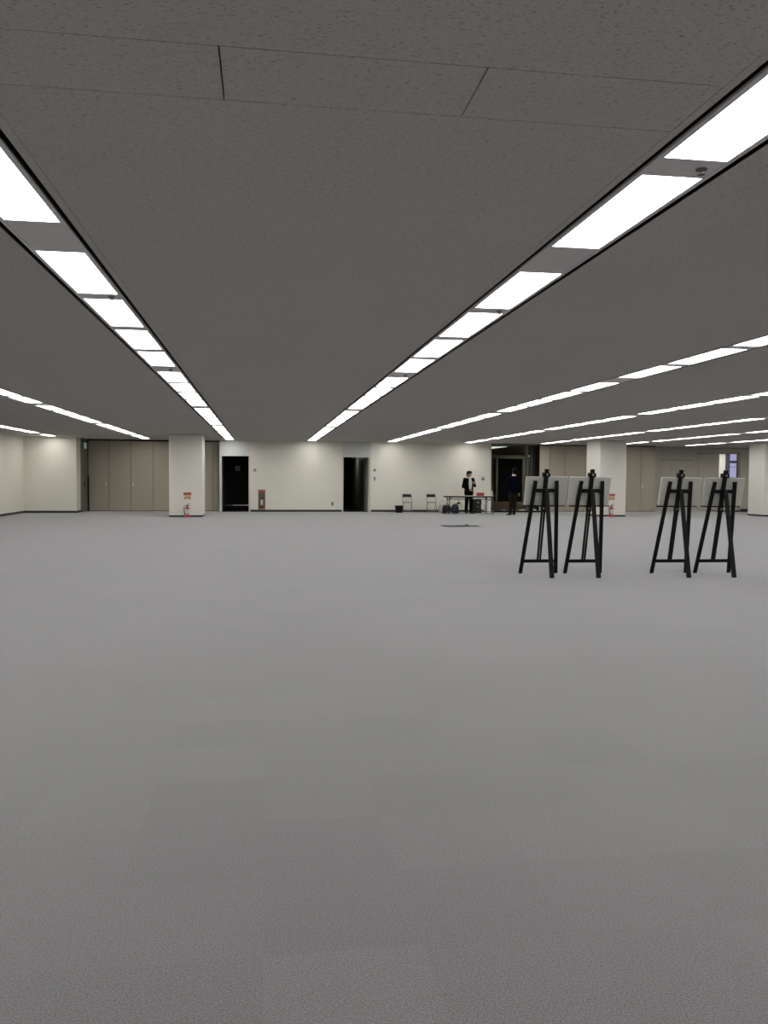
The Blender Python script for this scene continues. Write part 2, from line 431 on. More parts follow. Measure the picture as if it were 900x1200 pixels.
tan_doors('r', 11, [12.03, 12.50, 13.22, 14.14, 15.05, 15.95, 16.75, 17.45], TY, H-.04, [(16.84, 1.20)], ['tan_light', 'tan', 'tan', 'tan', 'tan', 'tan', 'tan'])
bm = B(); box(bm, 12.03, 17.45, TY+.03, TY+.2, 0, H); box(bm, 17.35, 17.45, TY+.2, GY_, 0, H)
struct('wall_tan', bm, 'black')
# tall dark pull and lever on the dark side wall, and the exit sign
hd = tag(obj('pull_handle', bar(B(), (-7.06, 35.22, 0), (-7.06, 35.22, 1.45), .05, .05), 'black_plastic', bevel=.006), 'tall dark pull bar in the corner beside the tan doors', 'handle')
lv = B(); box(lv, -7.10, -7.085, 34.52, 34.60, 1.00, 1.20); tube(lv, [(-7.09, 34.56, 1.1), (-7.03, 34.56, 1.1), (-7.03, 34.42, 1.1)], .013)
tag(obj('lever_handle', lv, 'black_plastic'), 'short dark lever on the dark wall below the exit sign', 'handle')
ex = thing('exit_sign', 'small green lit exit sign on the dark recess wall', 'sign', (-7.10, 34.62, 2.65))
obj('housing', box(B(), 0, .05, -.22, .22, -.13, .13), 'grey_plastic', ex, bevel=.008)
obj('sign_face', box(B(), .05, .054, -.20, .20, -.11, .11), 'exit_glow', ex)
fg = B(); box(fg, .054, .057, -.15, -.02, -.09, .09); box(fg, .054, .057, .03, .16, -.03, .03)
obj('pictogram', fg, 'label', ex)

# grey recess beyond the second pillar, with the opening to the small window
GY = 36.1
bm = B(); box(bm, 17.45, 21.10, GY, GY+.2, 0, H); box(bm, 22.18, XR, GY, GY+.2, 0, H); box(bm, 21.10, 22.18, GY, GY+.2, 2.66, H)
struct('wall_far', bm, 'grey_wall')
struct('baseboard_far', box(B(), 22.22, XR, GY-BT, GY, 0, BH), 'black_base')
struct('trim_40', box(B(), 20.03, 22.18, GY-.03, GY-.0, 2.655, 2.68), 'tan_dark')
d = struct('door_20', box(B(), 20.05, 21.06, GY-.028, GY-.002, .01, 2.655), 'grey_wall')
obj('door_handle', tube(B(), [(20.95, GY-.03, 1.0), (20.95, GY-.06, 1.0), (20.95, GY-.06, 1.15), (20.95, GY-.03, 1.15)], .01), 'metal', d)
d = struct('door_21', box(B(), 18.26, 18.625, GY-.012, GY-.001, .01, 2.33), 'grey_wall')
d = struct('door_22', box(B(), 18.635, 19.66, GY-.012, GY-.001, .01, 2.33), 'grey_wall')
obj('door_handle', tube(B(), [(18.72, GY-.01, 1.05), (18.72, GY-.05, 1.05), (18.83, GY-.05, 1.05)], .01), 'metal', d)
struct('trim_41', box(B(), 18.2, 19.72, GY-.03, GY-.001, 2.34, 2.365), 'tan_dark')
tag(obj('wall_rail', tube(B(), [(22.25, GY-.05, .745), (22.7, GY-.05, .745)], .015), 'white_plastic'), 'short pale rail low on the grey wall beside the third pillar', 'rail')
# bay behind: side wall, window wall, window
bm = B(); box(bm, 20.6, 23.28, 39.2, 39.3, 0, H); box(bm, 23.95, 25.2, 39.2, 39.3, 0, H); box(bm, 23.28, 23.95, 39.2, 39.3, 0, .6); box(bm, 23.28, 23.95, 39.2, 39.3, 2.82, H)
box(bm, 20.5, 20.6, GY+.2, 39.3, 0, H); box(bm, 25.2, 25.3, GY+.2, 39.3, 0, H)
struct('wall_bay', bm, 'column')
struct('trim_42', box(B(), 20.5, 25.3, GY+.2, 39.3, H, H+.05), 'ceiling'); struct('floor_bay', box(B(), 20.5, 25.3, WY+.02, 39.3, -.1, 0), 'carpet')
w = B(); box(w, 23.25, 23.45, 39.12, 39.22, .6, 2.82); box(w, 23.87, 23.95, 39.12, 39.22, .6, 2.82)
for z0, z1 in ((.6, .68), (2.29, 2.42), (1.55, 1.575), (2.10, 2.12), (2.76, 2.82)): box(w, 23.45, 23.87, 39.13, 39.2, z0, z1)
wd = struct('window_1', w, 'mullion'); obj('pane', box(B(), 23.45, 23.87, 39.19, 39.196, .68, 2.76), 'glass', wd)
bl = thing('bay_light', 'ceiling lamp in the small bay seen through the grey wall opening', 'ceiling light', (22.6, 38.0, H-.03))  # added out of sight to brighten the white wall beside the window
obj('housing', box(B(), -.5, .5, -.6, .6, 0, .03), 'white_plastic', bl); obj('diffuser', box(B(), -.48, .48, -.58, .58, -.012, 0), 'diffuser', bl)

# ------------------------------------------------------------------ lobby
struct('floor_lobby', box(B(), 9.5, 22, WY+.02, 50.3, -.1, -.004), 'brown_floor')
bm = B(); box(bm, 9.5, 9.73, WY+.2, 50, 0, H); box(bm, 9.5, 22, 50.1, 50.3, 0, H); box(bm, 21.9, 22, 39.2, 50, 0, H)
struct('wall_lobby', bm, 'olive')
box_ = B(); box(box_, 9.5, 22, 36.5, 50.3, H+.0, H+.05)
struct('ceiling_lobby', box_, 'lobby_grey')
struct('trim_50', box(B(), OP[0], OP[1]+.01, WY, WY+.2, H-.035, H), 'lobby_grey')
f = B(); box(f, 16.01, 16.40, 49.9, 50.1, 0, 2.86); box(f, 14.30, 14.42, 49.9, 50.1, 0, 2.86); box(f, 14.0, 16.4, 49.88, 50.1, 2.68, 2.9)
struct('trim_51', f, 'lobby_steel')
struct('door_30', box(B(), 14.42, 16.01, 50.0, 50.1, 0, 2.68), 'black')
# dark partition at the lobby's edge with steel posts
pt = struct('wall_partition', box(B(), 11.87, 12.75, 36.2, 36.3, 0, H), 'lobby_grey')
p2 = B(); box(p2, 11.80, 11.87, 36.15, 36.32, 0, H); box(p2, 12.02, 12.07, 36.17, 36.2, 0, H); box(p2, 12.15, 12.19, 36.17, 36.2, 0, H)
struct('trim_52', p2, 'lobby_steel')
dl = thing('spotlight', 'tiny glowing spotlight high on the dark lobby partition', 'lamp', (11.90, 36.15, 2.47))
obj('housing', lathe(B(), [(.05, 0), (.055, .05), (.03, .07)], seg=12), 'grey_plastic', dl); obj('lens', lathe(B(), [(.04, -.01), (.045, 0)], seg=12), 'spot', dl)
ll = thing('lobby_light', 'pale green long ceiling light inside the dark lobby', 'ceiling light', (10.76, 38.7, H-.04))
obj('housing', box(B(), -.34, .34, -1.9, 1.9, 0, .035), 'lobby_steel', ll); obj('diffuser', box(B(), -.31, .31, -1.85, 1.85, -.014, 0), 'lobby_lamp', ll)
for lx, where in ((16.7, 'in front of the inner doorway'), (17.5, 'deeper inside behind the tan wall')):
    l2 = thing('lobby_lamp', 'lit rectangular ceiling lamp of the lobby %s' % where, 'ceiling light', (lx, 46 if lx < 17 else 42, H-.04), 0, 'inner lobby lamps')  # unseen lamps added to brighten the lobby from behind the tan wall
    obj('housing', box(B(), -.34, .34, -.6, .6, 0, .035), 'lobby_steel', l2); obj('diffuser', box(B(), -.31, .31, -.57, .57, -.014, 0), 'lobby_lamp_inner', l2)
# crumpled floor-protection sheets along the threshold
struct('trim_53', box(B(), OP[0]-.05, OP[1]+.05, WY-.06, WY+.1, -.002, .045), 'black_base')
def crumple(x0, x1, y0, y1, z, amp, nx, ny, seed):
    rnd = random.Random(seed); bm = B(); g = []
    for i in range(nx+1):
        col = []
        for j in range(ny+1):
            t = i/nx; e = 0 if j in (0, ny) else 1
            col.append(bm.verts.new((x0+(x1-x0)*t + rnd.uniform(-.02, .02), y0+(y1-y0)*j/ny + .03*math.sin(t*9+seed), z + e*amp*(.5+.5*math.sin(t*13+seed*2))*rnd.uniform(.6, 1))))
        g.append(col)
    for i in range(nx):
        for j in range(ny): bm.faces.new((g[i][j], g[i+1][j], g[i+1][j+1], g[i][j+1]))
    bmesh.ops.solidify(bm, geom=bm.faces[:], thickness=.006)
    return bm
tag(obj('protective_sheet', crumple(9.80, 10.75, 34.25, 34.6, .008, .11, 16, 4, 1), 'sheet', smooth=True), 'crumpled white protective sheet on the lobby threshold behind the table end', 'sheet', 'threshold sheets')
tag(obj('protective_sheet', crumple(10.9, 12.0, 34.25, 34.6, .008, .15, 16, 4, 3), 'sheet', smooth=True), 'crumpled white protective sheet on the lobby threshold behind the first easel', 'sheet', 'threshold sheets')
tag(obj('black_hose', tube(B(), [(9.75+.12*i, 34.16+.02*math.sin(i*1.3), .04) for i in range(20)], .04), 'black_plastic', smooth=True), 'black hose lying along the lobby threshold', 'hose')

# ------------------------------------------------------------------ pillars
def pillar(x0, x1, y0, y1, lab):
    t = thing('pillar', lab, 'pillar', ((x0+x1)/2, (y0+y1)/2, 0), 0, 'cream square pillars')
    a, b_ = (x1-x0)/2, (y1-y0)/2
    bm = box(B(), -a, a, -b_, b_, 0, H)
    obj('shaft', bm, 'column', t, bevel=.04)
    obj('plinth', box(B(), -a-.01, a+.01, -b_-.01, b_+.01, 0, .08), 'black_base', t, bevel=.04)
    t['kind'] = 'structure'
    return t
pillar(-3.31, -2.13, 30.2, 31.35, 'square cream pillar with a fire extinguisher, between tan doors and black doorway')
pillar(12.81, 13.92, 30.4, 31.7, 'square cream pillar with a fire extinguisher, behind the easels')
pillar(19.71, 20.85, 30.4, 31.5, 'square cream pillar without an extinguisher, beside the grey recess')

# ------------------------------------------------------------------ easels and boards
LEAN = .225
def easel(x, y, lab):
    t = thing('easel', lab, 'easel', (x, y, 0), 0, 'black wooden easels')
    P = lambda px, z, dy=0.: (px, -LEAN*z + dy, z)
    nrm = Vector((0, 1, LEAN)).normalized()
    for s in (-1, 1):
        obj('leg', bar(B(), P(s*.284, 0), P(s*.164, 1.43), .056, .028, up=nrm), 'black_wood', t, bevel=.003)
    obj('leg', bar(B(), (0, -.63, 0), (0, -LEAN*1.30-.05, 1.30), .066, .03, up=(0, 1, .3), w1=.058), 'black_wood', t, bevel=.003)
    obj('crossbar', bar(B(), P(-.15, 1.283, -.02), P(.15, 1.283, -.02), .056, .022, up=nrm), 'black_wood', t, bevel=.003)
    obj('crossbar', bar(B(), P(-.25, .195), P(.25, .195), .05, .022, up=nrm), 'black_wood', t, bevel=.003)
    m_ = B()
    for s in (-1, 1): bar(m_, P(s*.0195, .20, .018), P(s*.0195, 1.10, .018), .027, .022, up=nrm)
    mo = obj('mast', m_, 'black_wood', t)
    obj('sliding_mast', bar(B(), P(0, .98, .022), P(0, 1.605, .022), .064, .026, up=nrm), 'black_wood', t, bevel=.003)
    cl = obj('top_clamp', bar(B(), P(-.054, 1.522, .03), P(.054, 1.522, .03), .062, .075, up=nrm), 'black_wood', t, bevel=.004)
    obj('clamp_label', bar(B(), P(.002, 1.510, -.015), P(.002, 1.535, -.015), .018, .006, up=nrm), 'pale_grey_plastic', cl)
    kn = B(); lathe(kn, [(.011, 0), (.014, .01), (.011, .022)], seg=10)
    bmesh.ops.rotate(kn, verts=kn.verts, matrix=Matrix.Rotation(PI/2, 3, 'X')); bmesh.ops.translate(kn, verts=kn.verts, vec=P(-.005, 1.01, .005))
    obj('knob', kn, 'grey_plastic', t, smooth=True)
    lg = B(); bar(lg, P(-.29, 1.048, .06), P(.235, 1.048, .06), .018, .075, up=(0, 1, 0))
    bar(lg, P(-.29, 1.062, .095), P(.30, 1.062, .095), .022, .01, up=(0, 1, 0))
    le = obj('ledge', lg, 'black_wood', t)
    obj('ledge_end', bar(B(), P(.235, 1.048, .06), P(.335, 1.048, .06), .018, .06, up=(0, 1, 0)), 'brown_wood', le)['label'] = 'brown unpainted ledge end'
    obj('bracket', bar(B(), P(-.035, 1.0, .02), P(.035, 1.0, .02), .07, .05, up=(0, 1, 0)), 'black_wood', t)
    return t
EA = [(4.205, 12.27), (4.900, 12.21), (6.275, 12.12), (6.977, 12.08)]
elabs = ['black wooden easel standing behind the dark lobby opening, first of the row',
         'black wooden easel in front of the pillar with extinguisher, second of the row',
         'black wooden easel in front of the grey recess doors, third of the row',
         'black wooden easel in front of the small far window, last of the row']
elabs[0] = 'black wooden easel standing in front of the lobby opening, first of the row'
e0 = easel(EA[0][0], EA[0][1], elabs[0])
for (x, y), lb in zip(EA[1:], elabs[1:]): copy_thing(e0, (x, y, 0), lb)
def board(lab):
    ang = math.atan(LEAN)
    bm = box(B(), -.325, .325, -.012, .012, 0, .437)
    t = tag(obj('display_board', bm, 'board', bevel=.003), lab, 'board', 'white display boards')
    bm = B(); box(bm, -.325, .325, -.014, .014, .429, .439); box(bm, -.327, -.319, -.014, .014, 0, .437); box(bm, .319, .327, -.014, .014, 0, .437)
    obj('edging', bm, 'board_edge', t)
    t.rotation_euler = (ang, 0, 0)
    return t
bl_ = ['blank white board on the first easel, in front of the lobby opening', 'blank white board on the second easel, overlapping the pillar with extinguisher',
       'blank white board on the third easel, in front of the grey recess doors', 'blank white board on the last easel, below the small far window']
def bpos(i):
    x, y = EA[i]; z = 1.062
    return (x + (.025, -.010, .036, .024)[i], y - LEAN*z + .054, z)
b0 = board(bl_[0]); b0.location = bpos(0)
for i in (1, 2, 3):
    c = b0.copy(); C.objects.link(c); c.location = bpos(i); c['label'] = bl_[i]
    for ch in b0.children:
        q = ch.copy(); C.objects.link(q); q.parent = c

# ------------------------------------------------------------------ fire extinguishers and their signs
def extinguisher(x, y, lab):
    t = thing('fire_extinguisher', lab, 'fire extinguisher', (x, y, 0), 0, 'floor standing fire extinguishers')
    s = B(); lathe(s, [(.105, 0), (.11, .01), (.095, .05), (.085, .06)])
    obj('stand', s, 'red', t, smooth=True)
    b_ = B(); lathe(b_, [(.07, .03), (.075, .04), (.075, .30), (.070, .335), (.05, .365), (.025, .38), (.022, .40)])
    bo = obj('cylinder', b_, 'red', t, smooth=True)
    l_ = B(); lathe(l_, [(.0755, .095), (.0768, .096), (.0768, .285), (.0755, .286)]); obj('paper_label', l_, 'label', bo, smooth=True)
    h = B(); bar(h, (-.02, -.01, .40), (.0, -.01, .445), .03, .03, up=(0, 1, 0)); bar(h, (-.01, -.01, .43), (.11, -.02, .425), .012, .025, up=(0, 1, 0)); bar(h, (0, -.01, .455), (.11, -.02, .505), .012, .025, up=(0, 1, 0))
    lathe(h, [(.025, .385), (.025, .41)], seg=12)
    obj('lever', h, 'black_plastic', t)
    ho = tube(B(), [(-.02, -.02, .42), (-.07, -.03, .42), (-.105, -.035, .38), (-.11, -.035, .28), (-.10, -.035, .16), (-.085, -.035, .10)], [.011]*5+[.016])
    obj('hose', ho, 'black_plastic', t, smooth=True)
    return t
x1 = extinguisher(-2.655, 30.02, 'red fire extinguisher standing at the pillar beside the black doorway')
copy_thing(x1, (13.27, 30.24, 0), 'red fire extinguisher standing at the pillar behind the easels')
def ext_sign(x, y, lab):
    t = thing('extinguisher_sign', lab, 'sign', (x, y, 0), 0, 'extinguisher signs')
    obj('header_plate', box(B(), -.135, .135, -.012, 0, .79, .875), 'sign_red', t)
    mk = B()
    for i in (-1, 0, 1):
        cx = i*.075
        box(mk, cx-.022, cx+.022, -.014, -.012, .845, .851); box(mk, cx-.004, cx+.004, -.014, -.012, .815, .851); box(mk, cx-.02, cx+.02, -.014, -.012, .826, .831)
    obj('lettering', mk, 'sign_mark', t)
    obj('notice_plate', box(B(), -.125, .125, -.010, 0, .63, .79), 'sign_peach', t)
    m2 = B(); box(m2, .045, .10, -.012, -.010, .665, .705); box(m2, -.10, -.05, -.012, -.010, .65, .69); box(m2, -.02, .03, -.012, -.010, .69, .72)
    obj('pictogram', m2, 'sign_dark', t)
    return t
s1 = ext_sign(-2.667, 30.2, 'red and peach sign above the extinguisher beside the black doorway')
copy_thing(s1, (13.335, 30.4, .01), 'red and peach sign above the extinguisher behind the easels')
# recessed extinguisher cabinet beside doorway 1
cb = thing('extinguisher_cabinet', 'narrow dark extinguisher cabinet with red header set in the far wall', 'cabinet', (-.055, WY, 0))
f = B(); box(f, -.15, -.125, -.02, .0, .1, .92); box(f, .125, .15, -.02, .0, .1, .92); box(f, -.125, .125, -.02, .0, .1, .14); box(f, -.125, .125, -.02, 0, .89, .92)
obj('cabinet_frame', f, 'lobby_steel', cb); obj('back_panel', box(B(), -.125, .125, -.006, -.001, .14, .79), 'lobby_grey', cb)
obj('header_plate', box(B(), -.125, .125, -.018, -.001, .79, .89), 'sign_red', cb)
mk = B()
for i in (-1, 0, 1): box(mk, i*.07-.02, i*.07+.02, -.021, -.018, .835, .845)
obj('lettering', mk, 'sign_mark', cb)
xc = thing('wall_extinguisher', 'red extinguisher with pale label inside the narrow wall cabinet', 'fire extinguisher', (-.055, WY-.062, .14))
b_ = B(); lathe(b_, [(.05, 0), (.055, .01), (.055, .36), (.045, .40), (.02, .42)], seg=16); bo = obj('cylinder', b_, 'dark_red', xc, smooth=True)
l_ = B(); lathe(l_, [(.0555, .14), (.0568, .141), (.0568, .36), (.0555, .361)], seg=16); obj('paper_label', l_, 'label', bo, smooth=True)
h = B(); bar(h, (-.02, 0, .43), (.07, 0, .46), .014, .022, up=(0, 1, 0)); bar(h, (-.02, 0, .43), (.07, 0, .425), .012, .022, up=(0, 1, 0)); obj('lever', h, 'black_plastic', xc)

# ------------------------------------------------------------------ switches and plates on the far wall
def plate(name, x, z, w, h_, lab, cat, m1, parts):
    t = thing(name, lab, cat, (x, WY, z))
    obj('plate', box(B(), -w/2, w/2, -.012, 0, -h_/2, h_/2), m1, t, bevel=.004)
    for pn, (a, b_, c, d), pm in parts: obj(pn, box(B(), a, b_, -.02, -.012, c, d), pm, t)
    return t
plate('thermostat', -.34, 1.72, .13, .13, 'small pale thermostat on the wall beside the black doorway', 'thermostat', 'pale_grey_plastic', [('display', (-.035, .035, -.01, .03), 'grey_plastic'), ('button', (.01, .04, -.045, -.025), 'grey_plastic')])
plate('thermostat', 4.66, 1.76, .12, .12, 'small pale thermostat above the light switch beside the open corridor doorway', 'thermostat', 'pale_grey_plastic', [('display', (-.03, .03, -.03, .03), 'grey_plastic')])
plate('light_switch', 4.66, 1.40, .10, .18, 'dark narrow light switch below the thermostat', 'switch', 'white_plastic', [('rocker', (-.03, .03, .005, .065), 'black_plastic'), ('rocker', (-.03, .03, -.07, -.01), 'grey_plastic')])
plate('wall_outlet', 2.88, .34, .09, .14, 'small brown wall outlet low beside the corridor doorway', 'outlet', 'grey_plastic', [('socket', (-.025, .025, .01, .05), 'brown_wood'), ('socket', (-.025, .025, -.05, -.01), 'brown_wood')])
plate('card_reader', 9.37, 1.44, .14, .15, 'grey card reader on the wall above the red box', 'card reader', 'grey_plastic', [('reader_face', (-.05, .05, -.01, .055), 'label'), ('keypad', (-.05, .05, -.06, -.025), 'black_plastic')])

# ------------------------------------------------------------------ folding chairs
def chair(x, y, lab):
    t = thing('folding_chair', lab, 'chair', (x, y, 0), 0, 'folding chairs against the wall')
    R = .0115
    for s in (-1, 1):
        obj('leg', tube(B(), [(s*.19, -.20, 0), (s*.192, -.03, .36), (s*.195, .10, .66)], R), 'chrome', t, smooth=True)
        obj('leg', tube(B(), [(s*.172, .20, 0), (s*.172, .0, .30), (s*.172, -.14, .41)], R), 'chrome', t, smooth=True)
    fr = B(); tube(fr, [(-.195, .10, .66), (-.19, .13, .735), (-.165, .14, .757), (.165, .14, .757), (.19, .13, .735), (.195, .10, .66)], R)
    tube(fr, [(-.172, .16, .05), (.172, .16, .05)], .008); tube(fr, [(-.19, -.16, .09), (.19, -.16, .09)], .008)
    obj('back_frame', fr, 'chrome', t, smooth=True)
    bp = B(); n = 8
    g = []
    for i in range(n+1):
        u = -1+2*i/n; xx = u*.185; yy = .10 - .02*(1-u*u)*-1
        g.append([bp.verts.new((xx, yy+dz*-.0+dy, z)) for (z, dy, dz) in ((.635, 0, 0), (.76, .03, 0), (.76, .055, 0), (.635, .025, 0))])
    for a, b_ in zip(g, g[1:]):
        for q in range(4): bp.faces.new((a[q], a[(q+1) % 4], b_[(q+1) % 4], b_[q]))
    bp.faces.new(g[0][::-1]); bp.faces.new(g[-1])
    obj('backrest', bp, 'black_fabric', t, bevel=.012)
    obj('seat', box(B(), -.175, .175, -.20, .15, .405, .432), 'grey_plastic', t, bevel=.01)
    return t
c1 = chair(5.985, 34.2, 'chrome folding chair with black backrest beside the black bin')
copy_thing(c1, (7.015, 34.2, 0), 'chrome folding chair with black backrest beside the white plastic bag')
# bin
bn = thing('waste_bin', 'black square waste bin beside the first folding chair', 'bin', (5.575, 33.85, 0))
bm = B(); v = []
for z, a in ((0, .125), (.28, .15)):
    v.append([bm.verts.new((sx_*a, sy_*a*.8, z)) for sx_, sy_ in ((-1, -1), (1, -1), (1, 1), (-1, 1))])
for a, z in ((.14, .28), (.115, .01)): v.append([bm.verts.new((sx_*a, sy_*a*.8, z)) for sx_, sy_ in ((-1, -1), (1, -1), (1, 1), (-1, 1))])
for a, b_ in zip(v, v[1:]):
    for q in range(4): bm.faces.new((a[q], a[(q+1) % 4], b_[(q+1) % 4], b_[q]))
bm.faces.new(v[0][::-1]); bm.faces.new(v[-1])
obj('bucket', bm, 'black_plastic', bn)
rm = B()
for x0, x1_, y0, y1_ in ((-.165, .165, -.135, -.112), (-.165, .165, .112, .135), (-.165, -.14, -.112, .112), (.14, .165, -.112, .112)): box(rm, x0, x1_, y0, y1_, .27, .295)
obj('rim', rm, 'black_plastic', bn)
# white plastic bag
def bag(name, prof, m, lab, cat, loc, squash=(1, .6), seed=0, seg=18, handles=None):
    rnd = random.Random(seed); bm = B(); rings = []
    for r, z in prof:
        ring = []
        for k in range(seg):
            a = 2*PI*k/seg; w = 1 + .10*math.sin(3*a+z*17+seed) + rnd.uniform(-.03, .03)
            # rounded-box plan
            c, s_ = math.cos(a), math.sin(a); q = (abs(c)**4+abs(s_)**4)**-.25
            ring.append(bm.verts.new((c*q*r*w*squash[0], s_*q*r*w*squash[1], z + (0 if z == 0 else rnd.uniform(-.006, .006)))))
        rings.append(ring)
    for a, b_ in zip(rings, rings[1:]):
        for k in range(seg): bm.faces.new((a[k], a[(k+1) % seg], b_[(k+1) % seg], b_[k]))
    bm.faces.new(rings[0][::-1]); bm.faces.new(rings[-1])
    t = thing(name, lab, cat, loc)
    obj('body', bm, m, t, smooth=True)
    for pts, r in (handles or []): obj('handle', tube(B(), pts, r), m, t, smooth=True)
    return t
bag('plastic_bag', [(.13, 0), (.15, .04), (.15, .15), (.13, .24), (.10, .30), (.07, .33)], 'bag_white', 'crumpled white plastic carrier bag between folding chair and table', 'bag', (7.45, 34.15, 0), seed=2,
    handles=[([(-.08, -.02, .30), (-.09, -.02, .42), (-.03, -.02, .50), (.03, -.02, .50), (.08, -.02, .42), (.07, -.02, .30)], .014)])

# ------------------------------------------------------------------ folding table
TX0, TX1, TYF, TYB = 7.23, 9.25, 32.38, 32.84
tb = thing('folding_table', 'long folding table with dark edge and caster legs against the far wall', 'table', ((TX0+TX1)/2, (TYF+TYB)/2, 0))
hw, hd_ = (TX1-TX0)/2, (TYB-TYF)/2
obj('tabletop', box(B(), -hw, hw, -hd_, hd_, .728, .738), 'white_plastic', tb)
e = B(); box(e, -hw-.004, hw+.004, -hd_-.004, hd_+.004, .672, .728); obj('edge_band', e, 'black_plastic', tb, bevel=.004)
for s in (-1, 1):
    for ix, q in ((.07, -1), (.24, 1)):
        lx = s*(hw-ix)
        l = B(); tube(l, [(lx, q*.16, .69), (lx, q*.17, .06)], .019)
        lg = obj('leg', l, 'dark_metal', tb, smooth=True)
        cs = B(); tube(cs, [(lx-.022, q*.17, .035), (lx+.022, q*.17, .035)], .033, 14); bar(cs, (lx, q*.17, .06), (lx, q*.17, .09), .05, .03)
        obj('caster', cs, 'grey_plastic', lg)
    br = B(); tube(br, [(s*(hw-.07), -.16, .62), (s*(hw-.24), .16, .50)], .010); tube(br, [(s*(hw-.24), .165, .09), (s*(hw-.07), -.165, .09)], .014)
    tube(br, [(s*(hw-.24), .16, .60), (s*(hw-.36), .10, .70)], .012)
    obj('brace', br, 'dark_metal', tb, smooth=True)
obj('shelf_rail', tube(B(), [(-hw+.10, -.10, .60), (hw-.10, -.10, .60)], .012), 'black_plastic', tb)
obj('shelf_rail', tube(B(), [(-hw+.10, .12, .60), (hw-.10, .12, .60)], .012), 'black_plastic', tb)
obj('stretcher', bar(B(), (-hw+.24, .165, .10), (hw-.24, .165, .10), .06, .03, up=(0, 0, 1)), 'black_plastic', tb)
# things on and below the table
rb = thing('red_box', 'small red box lying on the folding table beside the standing man', 'box', (8.70, 32.6, .738))
obj('carton', box(B(), -.135, .135, -.10, .10, 0, .075), 'dark_red', rb, bevel=.006); obj('lid', box(B(), -.14, .14, -.105, .105, .07, .125), 'sign_red', rb, bevel=.006)
obj('band', box(B(), -.141, .141, -.107, .107, .066, .074), 'black_plastic', rb)
bt = thing('water_bottle', 'small clear bottle standing at the end of the folding table', 'bottle', (9.17, 32.55, .738))
bm = B(); lathe(bm, [(.03, 0), (.033, .01), (.033, .12), (.022, .16), (.013, .175), (.013, .19)], seg=14); obj('body', bm, 'label', bt, smooth=True)
obj('cap', lathe(B(), [(.015, .187), (.015, .21)], seg=12), 'white_plastic', bt)
for (zz, lab, wd_) in ((0.0, 'charcoal crate at the bottom of the stack under the table', .22), (.185, 'charcoal crate in the middle of the stack under the table', .20), (.37, 'charcoal crate topmost of the stack under the table', .21)):
    cr = thing('crate', lab, 'crate', (8.76, 33.55, zz), 0, 'stacked crates under the table')
    k = B(); box(k, -wd_, wd_, -.14, -.125, 0, .17); box(k, -wd_, wd_, .125, .14, 0, .17); box(k, -wd_, -wd_+.015, -.125, .125, 0, .17); box(k, wd_-.015, wd_, -.125, .125, 0, .17); box(k, -wd_, wd_, -.14, .14, 0, .012)
    obj('body', k, 'crate', cr)
    obj('lid', box(B(), -wd_-.005, wd_+.005, -.145, .145, .168, .185), 'crate', cr)
    obj('tag', box(B(), .02, .11, -.145, -.14, .05, .10), ('grey_plastic' if zz < .3 else 'pale_grey_plastic') if zz else 'dark_red', cr)
wb = thing('white_carton', 'tall plain white carton standing behind the table', 'box', (9.26, 33.5, 0))
obj('carton', box(B(), -.115, .115, -.10, .10, 0, .68), 'bright_card', wb, bevel=.006); obj('flap', box(B(), -.113, .113, -.098, 0, .68, .686), 'bag_white', wb)
bag('duffel_bag', [(.14, 0), (.155, .03), (.16, .2), (.14, .30), (.09, .345)], 'black_fabric', 'black travel bag at the end of the table, under its outer legs', 'bag', (7.43, 33.12, 0), (1.08, .8), 5,
    handles=[([(-.07, -.05, .33), (-.06, -.05, .40), (.06, -.05, .40), (.07, -.05, .33)], .010)])
bag('rucksack', [(.12, 0), (.135, .03), (.14, .22), (.12, .33), (.07, .385)], 'slate_fabric', 'dark slate rucksack under the table beside the black travel bag', 'bag', (7.79, 33.12, 0), (1.08, .8), 8,
    handles=[([(-.04, 0, .37), (-.03, 0, .42), (.03, 0, .42), (.04, 0, .37)], .009)])
pc = thing('hanging_pouch', 'small black pouch hanging on a strap under the table', 'pouch', (7.78, 32.50, 0))
obj('strap', tube(B(), [(0, 0, .615), (.0, 0, .50), (.01, 0, .47)], .008), 'black_fabric', pc)
obj('pouch', box(B(), -.07, .07, -.03, .03, .40, .475), 'black_fabric', pc, bevel=.02)
obj('cord', tube(B(), [(.05, 0, .42), (.12, 0, .37), (.16, 0, .30)], .008), 'grey_plastic', pc)
# dark cloth lying on the carpet
def floor_cloth():
    bm = B(); nx, ny = 26, 14; g = []; rnd = random.Random(4)
    for i in range(nx+1):
        col = []
        for j in range(ny+1):
            x = -.56+1.12*i/nx; y = -.36+.72*j/ny
            z = .006 + .004*(1+math.sin(x*11+y*4)) + .045*math.exp(-((x-.22)/.05)**2-((y-.1)/.16)**2)
            if x > .32: y *= 1-.9*(x-.32)
            col.append(bm.verts.new((x, y+.02*math.sin(x*9), z)))
        g.append(col)
    for i in range(nx):
        for j in range(ny): bm.faces.new((g[i][j], g[i+1][j], g[i+1][j+1], g[i][j+1]))
    bmesh.ops.solidify(bm, geom=bm.faces[:], thickness=.006)
    return bm
tag(obj('floor_cloth', floor_cloth(), 'floor_cloth', smooth=True, loc=(5.92, 24.4, 0)), 'flat dark cloth lying on the carpet in front of the table', 'cloth')

